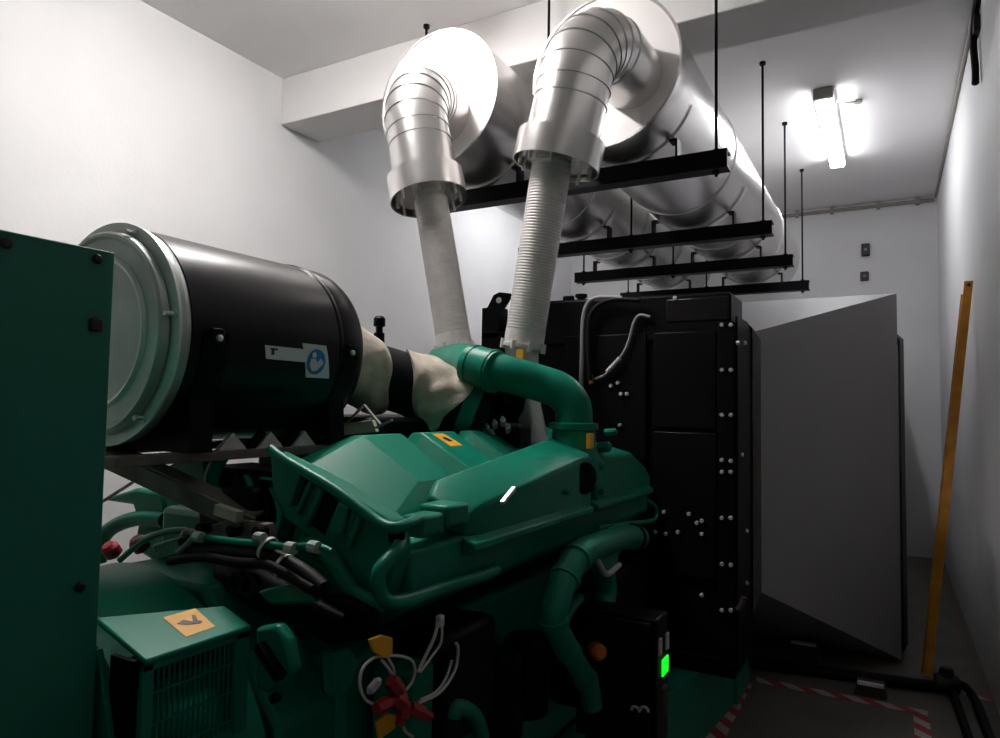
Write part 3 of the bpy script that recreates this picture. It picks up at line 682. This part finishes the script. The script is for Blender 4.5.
# ================================================================== wiring loom
t = thing('wiring_loom', (-1.0, 1.28, 1.0), 'loose white wires with red plugs and orange tags hanging by the engine', 'wiring')
wx = -.98
def wire(pts, r=.0035, name='white_wire', mt='wire', x=wx):
    return MB().tube(crom([at(a, b, x=x) for a, b in pts], 6), r, 8).build(name, M[mt], t)
wire(((378, 706), (366, 700), (360, 686), (362, 670), (372, 659), (385, 656), (398, 656), (411, 660), (415, 670), (412, 682), (406, 690)))
wire(((394, 678), (393, 668), (389, 660), (386, 655))); wire(((394, 678), (388, 668), (382, 660)))
wire(((418, 672), (426, 655), (434, 638), (438, 622)), .0045); wire(((420, 672), (432, 656), (441, 642), (442, 624)))
wire(((420, 700), (436, 692), (446, 678), (452, 660))); wire(((418, 703), (440, 692), (455, 670), (458, 650), (456, 643)), .0042)
wire(((402, 724), (406, 732), (413, 737)))
p = at(440, 620, x=wx); MB().box(p.x-.008, p.x+.008, p.y-.010, p.y+.010, p.z-.016, p.z+.012).build('wire_end', M['wire'], t, bevel=.003)
def plug(px, py, dx, dy, L, r, mt, name, x=wx+.012):
    a = at(px-dx, py-dy, x=x); b = at(px+dx, py+dy, x=x)
    d = b-a; q = MB(); q.lathe([(r*.8, 0), (r, d.length*.15), (r, d.length*.6), (r*.7, d.length*.65), (r*.7, d.length)], a, d, 6)
    return q.build(name, M[mt], t)
plug(397, 689, 6, 9, 0, .018, 'red', 'red_plug'); plug(386, 704, 10, -5, 0, .016, 'red', 'red_plug'); plug(402, 716, -3, 10, 0, .017, 'red', 'red_plug')
plug(420, 712, 10, 5, 0, .017, 'red', 'red_plug'); plug(400, 702, 6, 5, 0, .02, 'red', 'red_plug')
def tagp(poly):
    a = [at(x, y, x=wx+.006) for x, y in poly]
    return MB().loft([a, [p+Vector((-.008, 0, 0)) for p in a]]).build('orange_tag', M['sticker'], t, bevel=.002)
tagp(((370, 640), (382, 635), (393, 638), (393, 654), (384, 658), (374, 652)))
tagp(((377, 722), (388, 713), (399, 716), (396, 728), (384, 737), (380, 740)))
p = at(374, 686, x=wx); MB().lathe([(.004, -.02), (.010, -.012), (.010, .012), (.004, .02)], p, (.2, .8, .6), 12).build('grey_plug', M['plate'], t)

# ================================================================== base frame
t = thing('base_frame', (-1.65, 2.6, 0), 'dark green steel base rails on the floor under engine and radiator', 'frame')
for x in (-1.08, -2.2):
    m = MB(); m.prism([(x-.09, 0), (x+.09, 0), (x+.09, .02), (x+.012, .03), (x+.012, .30), (x+.09, .31), (x+.09, .33), (x-.09, .33), (x-.09, .31), (x-.012, .30), (x-.012, .03), (x-.09, .02)], 'y', .8, 4.62)
    m.build('side_rail', M['cabinet'], t)
for y in (1.0, 2.2, 3.3, 4.45):
    MB().box(-2.2, -1.08, y-.06, y+.06, .05, .20).build('cross_member', M['cabinet'], t, bevel=.006)
m = MB(); a = [(-1.0, .004), (-.76, .004), (-.76, .1), (-.80, .33), (-1.0, .33)]
m.prism([(p[0], p[1]) for p in a], 'y', 4.12, 4.5); m.build('outrigger_foot', M['cabinet'], t, bevel=.01)
m = MB(); m.hexa([(-.99, 2.9, .004), (-.9, 2.9, .004), (-.78, 4.12, .004), (-.99, 4.12, .004), (-.99, 2.9, .33), (-.96, 2.9, .33), (-.79, 4.12, .33), (-.99, 4.12, .33)]); m.build('side_gusset', M['cabinet'], t, bevel=.006)
m = MB(); m.box(-.8, -.735, 4.15, 4.2, .3, .42); m.build('lug', M['green'], t, bevel=.006)

# ================================================================== control module
t = thing('control_module', (-.85, 2.4, .33), 'black control box with a small lit green screen below the radiator', 'control box')
MB().box(-.98, -.70, 2.36, 2.50, .50, .93).build('module_case', K, t, bevel=.008)
MB().box(-.985, -.72, 2.34, 2.36, .5, .92).build('front_cover', M['rubber'], t, bevel=.004)
MB().box(-.98, -.7, 2.42, 2.48, .33, .51).build('stand', K, t)
p = at(665, 665, x=-.698); MB().box(-.702, -.695, p.y-.034, p.y+.034, p.z-.030, p.z+.026).build('screen', M['screen'], t)
for (a, b) in ((660, 647), (667, 641)):
    p = at(a, b, x=-.698); MB().box(-.702, -.694, p.y-.012, p.y+.014, p.z-.028, p.z+.028).build('white_label', M['white'], t)
p = at(664, 700, x=-.698); MB().box(-.71, -.69, p.y-.03, p.y+.03, p.z-.05, p.z+.05).build('terminal_cover', M['canvas'], t, bevel=.01)
for px in (636, 645):
    p = at(px, 708, y=2.335); q = MB()
    q.tube([p+Vector((.014*math.cos(math.radians(a)), -.006, .014*math.sin(math.radians(a))-.008)) for a in range(0, 181, 20)], .005, 8); q.build('cable_clip', M['wire'], t)

# ================================================================== radiator
RY, RX0, RX1 = 3.6, -2.15, -.675
t = thing('radiator', (-1.41, 3.8, .33), 'tall black engine radiator with bolted frame under the silencers', 'radiator')
MB().box(RX0+.03, RX1-.012, RY+.02, 3.95, .36, 2.06).build('core', K, t, bevel=.006)
m = MB(); m.prism([(RX0+.18, 2.0), (RX1-.02, 2.0), (RX1-.02, 2.245), (-.9, 2.25), (-1.7, 2.26), (-1.95, 2.20)], 'y', RY+.0, 3.92); m.build('top_tank', K, t, bevel=.015)
m = MB(); m.box(RX1-.35, RX1-.03, RY-.005, RY+.01, 2.10, 2.225); m.build('tank_panel', M['gloss'], t, bevel=.012)
for (x0, x1) in ((RX0, RX0+.16), (RX1-.085, RX1)):
    m = MB(); m.box(x0, x1, RY-.012, RY+.02, .38, 2.09); m.build('side_flange', K, t, bevel=.004)
m = MB(); m.box(RX0, RX0+.12, RY-.012, 3.7, 2.05, 2.24); m.build('left_post', K, t, bevel=.004)
m = MB(); m.prism([(3.6, .38), (4.02, .38), (4.02, 2.04), (3.9, 2.12), (3.6, 2.12)], 'x', RX1, RX1+.012); m.build('side_plate', K, t, bevel=.003)
m = MB(); m.box(-1.09, RX1-.09, RY-.008, RY+.02, 1.55, 2.05); m.build('access_panel', K, t, bevel=.006)
m = MB(); m.box(-1.09, RX1-.09, RY-.008, RY+.02, .8, 1.53); m.build('access_panel', K, t, bevel=.006)
m = MB(); m.box(-1.6, -1.13, RY-.008, RY+.02, 1.3, 2.05); m.build('access_panel', K, t, bevel=.006)
m = MB(); m.box(RX0, RX1, RY, 3.98, .33, .42); m.build('bottom_tank', K, t, bevel=.008)
# fan shroud: round ring toward the engine
m = MB(); m.lathe([(.40, .0), (.44, 0), (.48, .22), (.44, .22)], (-1.55, RY-.24, 1.1), (0, 1, 0), 64, True); m.build('fan_shroud', K, t)
# lifting ears
for (x, f) in ((-2.06, 1),):
    m = MB(); P3 = [(-2.16, 2.235), (-2.13, 2.25), (-2.09, 2.32), (-2.05, 2.335), (-1.96, 2.32), (-1.95, 2.30), (-1.98, 2.29), (-2.02, 2.235)]
    m.prism([(a-0, b) for a, b in P3], 'y', 3.62, 3.645); e = m.build('lifting_ear', K, t, bevel=.003)
    MB().lathe([(.018, 0), (.018, .03), (0, .03)], (-2.05, 3.617, 2.285), (0, 1, 0), 16).build('ear_hole', M['wall'], e)
MB().box(-1.67, -1.6, 3.7, 3.73, 2.24, 2.30).build('filler_neck', K, t, bevel=.01)
MB().lathe([(.025, 0), (.025, .03), (.035, .032), (.035, .05), (0, .052)], (-1.55, 3.7, 2.25), (0, 0, 1), 20).build('filler_cap', K, t)
bolts = [(722,325),(731,325),(737,343),(744,343),(722,370),(731,370),(722,415),(731,415),(722,460),(731,461),(722,472),(731,472),(741,455),(722,518),(731,518),(746,531),(722,564),(731,565),(746,583),(722,610),(731,610),(689,514),(697,523),(702,521),(702,534),(666,534),(678,532),(655,532),(664,512),(702,595),(618,383),(611,386),(621,394),(627,394),(620,425),(675,298)]
for (px, py) in bolts:
    q = MB()
    if px > 735: hexbolt(q, at(px, py, x=RX1+.012), (1, -.1, 0), .011, .012)
    else: hexbolt(q, at(px, py, y=RY-.013), (0, -1, 0), .011, .012)
    q.build('bolt', M['steel'], t)
MB().tube(crom([at(x, y, y=RY-.05) for x, y in ((622, 298), (600, 297), (588, 303), (583, 320), (582, 350), (581, 392))]), .012, 10).build('vent_hose', M['lwire'], t)
MB().tube(crom([at(x, y, y=RY-.05) for x, y in ((640, 300), (610, 300), (592, 312), (588, 335), (590, 380))]), .014, 10).build('vent_hose', M['rubber'], t)
MB().tube(crom([at(x, y, y=RY-.03) for x, y in ((650, 317), (640, 315), (634, 322), (629, 340), (622, 355), (606, 374), (595, 379))]), .008, 8).build('sensor_cable', M['lwire'], t)
MB().tube([at(x, y, y=RY-.04) for x, y in ((620, 358), (607, 372))], .012, 10).build('cable_sleeve', M['plate'], t)
MB().tube([at(x, y, y=RY-.03) for x, y in ((590, 374), (592, 384))], .015, 10).build('brass_sensor', M['brass'], t)
MB().tube(crom([at(x, y, y=RY-.02) for x, y in ((738, 610), (742, 604), (744, 597))]), .015, 10).build('drain_cock', M['brown'], t)

# ================================================================== discharge duct
t = thing('discharge_duct', (-1.41, 5.0, 0), 'flared grey sheet metal air duct behind the black radiator', 'duct')
f0 = (-2.14, -.68, .60, 2.12, 4.32); f1 = (-2.86, .045, .02, 2.455, 5.39)
def ring4(q, d=0): return [Vector(p) for p in ((q[0]+d, q[4], q[2]+d), (q[1]-d, q[4], q[2]+d), (q[1]-d, q[4], q[3]-d), (q[0]+d, q[4], q[3]-d))]
o0, o1, i0, i1 = ring4(f0), ring4(f1), ring4(f0, .012), ring4(f1, .012)
for k, nm in ((1, 'side_sheet'), (3, 'side_sheet'), (2, 'top_sheet'), (0, 'bottom_sheet')):
    j = (k+1) % 4
    MB().hexa([o0[k], o0[j], i0[j], i0[k], o1[k], o1[j], i1[j], i1[k]]).build(nm, M['duct'] if nm != 'top_sheet' else M['duct'], t)
m = MB(); c0 = .10
def oct_(x0, x1, z0, z1, y, c): return [Vector(p) for p in ((x0+c, y, z0), (x1-c, y, z0), (x1, y, z0+c), (x1, y, z1-c), (x1-c, y, z1), (x0+c, y, z1), (x0, y, z1-c), (x0, y, z0+c))]
m.loft([oct_(-2.14, -.655, .50, 2.16, 3.98, .06), oct_(-2.14, -.64, .56, 2.13, 4.16, .08), oct_(-2.14, -.675, .60, 2.12, 4.33, .06)], caps=False)
m.build('canvas_collar', M['canvas'], t)
m = MB(); m.loft([oct_(-2.86, .06, .02, 2.2, 5.385, .06), oct_(-2.87, .085, .01, 2.22, 5.6, .06), oct_(-2.86, .05, .02, 2.2, 5.85, .06)], caps=False); m.build('canvas_collar', M['rubber'], t)
m = MB(); r0 = ring4((-2.8, 0, .05, 2.3, 5.84)); r1 = ring4((-2.8, 0, .05, 2.3, 9.39)); m.loft([r0, r1], caps=False); m.build('duct_sleeve', M['duct'], t)

# ================================================================== yellow steel angle
t = thing('steel_angle', (.17, 5.22, 0), 'long orange yellow steel angle leaning against the right wall', 'steel bar')
a, b = Vector((.155, 5.22, 0)), Vector((.445, 5.60, 2.545)); d = (b-a).normalized()
u = Vector((1, -.3, 0)); u = (u-d*u.dot(d)).normalized(); v = d.cross(u).normalized()
def leg(name, p0, p1, w_, th, uu, vv):
    MB().hexa([p0, p0+uu*w_, p0+uu*w_+vv*th, p0+vv*th, p1, p1+uu*w_, p1+uu*w_+vv*th, p1+vv*th]).build(name, M['yellow'], t, bevel=.002)
leg('flange', a, b, .052, .006, u, v)
leg('flange', a-u*.006, a.lerp(b, .965)-u*.006, .045, .006, v if v.y > 0 else -v, -u)
MB().lathe([(.0, 0), (.012, 0), (.012, .003), (0, .003)], b-d*.03+u*.03-v*.002, -v, 12).build('bolt_hole', M['ink'], t)

# ================================================================== small things on walls and floor
t = thing('wall_cable', (.48, 5.0, 3.64), 'thick black cable hanging high on the right wall', 'cable')
MB().tube(crom([(.485, 4.6, HT-.02), (.48, 4.9, HT-.06), (.475, 5.0, 4.03), (.47, 5.02, 3.9), (.475, 5.0, 3.74), (.47, 4.96, 3.64)]), .02, 10).build('cable_sheath', M['rubber'], t)
MB().box(.465, .5, 4.94, 5.08, 3.96, 4.06).build('clamp', M['ink'], t, bevel=.006)
for (x, z, l) in ((-.24, 3.60, 'small black socket box on the far wall, upper of two'), (-.254, 3.28, 'small black socket box on the far wall, lower of two')):
    t = thing('socket_box', (x, Y1, z), l, 'box', 'boxes on the far wall')
    h = .075 if z > 3.5 else .055
    MB().box(x-.045, x+.045, Y1-.05, Y1, z-h, z+h).build('box_body', M['ink'], t, bevel=.01)
    MB().box(x-.015, x+.015, Y1-.056, Y1-.048, z-.015, z+.015).build('box_cover', M['lwire'], t, bevel=.003)
def strip(p, q, wd, label):
    p, q = Vector(p), Vector(q); d = (q-p).normalized(); n = Vector((-d.y, d.x, 0))*wd/2
    o = MB().hexa([p-n, p+n, q+n, q-n]+[v_+Vector((0, 0, .002)) for v_ in (p-n, p+n, q+n, q-n)]).build('hazard_tape', M['tape'])
    return tag(o, label, 'tape', 'red and white floor tape')
strip((-.80, 3.3, 0), (-.80, 4.53, 0), .11, 'red and white striped tape on the floor along the base frame')
strip((-.74, 4.575, 0), (.16, 4.575, 0), .075, 'red and white striped tape on the floor along the black pipe')
strip((.125, 4.53, 0), (.125, 3.6, 0), .075, 'red and white striped tape on the floor leading toward the camera at right')
strip((.36, 5.0, 0), (.495, 5.0, 0), .075, 'short red and white tape piece meeting the right wall')
t = thing('floor_pipe', (-.2, 4.9, 0), 'black drain pipe lying on the floor before the grey duct', 'pipe')
MB().tube(crom([(-.95, 4.74, .032), (-.6, 4.80, .032), (-.1, 4.88, .032), (.2, 4.94, .032), (.27, 4.95, .034)]), .032, 14).build('pipe_run', M['rubber'], t)
MB().tube([(-.95, 4.86, .02), (-.4, 4.93, .02), (.2, 5.02, .02)], .02, 10).build('pipe_run', M['rubber'], t)
m = MB(); m.lathe([(.05, -.06), (.055, -.05), (.055, .05), (.05, .06)], (.27, 4.96, .057), (1, .15, 0), 18); m.lathe([(.04, 0), (.04, .07), (.03, .09), (0, .09)], (.27, 4.96, .06), (0, 0, 1), 16); m.build('valve_body', M['ink'], t)
MB().tube(crom([(.28, 4.93, .04), (.3, 4.8, .03), (.31, 4.6, .025), (.32, 4.3, .025), (.34, 3.9, .025), (.36, 3.5, .025)]), .022, 12).build('hose', M['rubber'], t)
MB().tube(crom([(.30, 4.97, .06), (.36, 4.95, .06), (.40, 4.8, .03), (.41, 4.5, .025), (.42, 4.2, .025), (.43, 3.5, .025)]), .024, 12).build('hose', M['rubber'], t)
def block(x, y, w_, d_, h, label):
    t = thing('floor_block', (x, y, 0), label, 'block')
    MB().hexa([(x-w_/2, y-d_/2, 0), (x+w_/2, y-d_/2, 0), (x+w_/2, y+d_/2, 0), (x-w_/2, y+d_/2, 0), (x-w_/2*.85, y-d_/2, h), (x+w_/2*.85, y-d_/2, h), (x+w_/2*.85, y+d_/2, h), (x-w_/2*.85, y+d_/2, h)]).build('block_body', M['lining'], t, bevel=.008)
    MB().box(x-w_*.4, x+w_*.4, y-d_/2-.004, y-d_/2+.03, h-.012, h+.003).build('white_strip', M['white'], t)
block(-.52, 5.12, .19, .12, .12, 'dark brown block with a pale top strip under the duct edge')
block(-.12, 4.70, .17, .10, .075, 'low dark block with a pale top strip beside the striped tape')
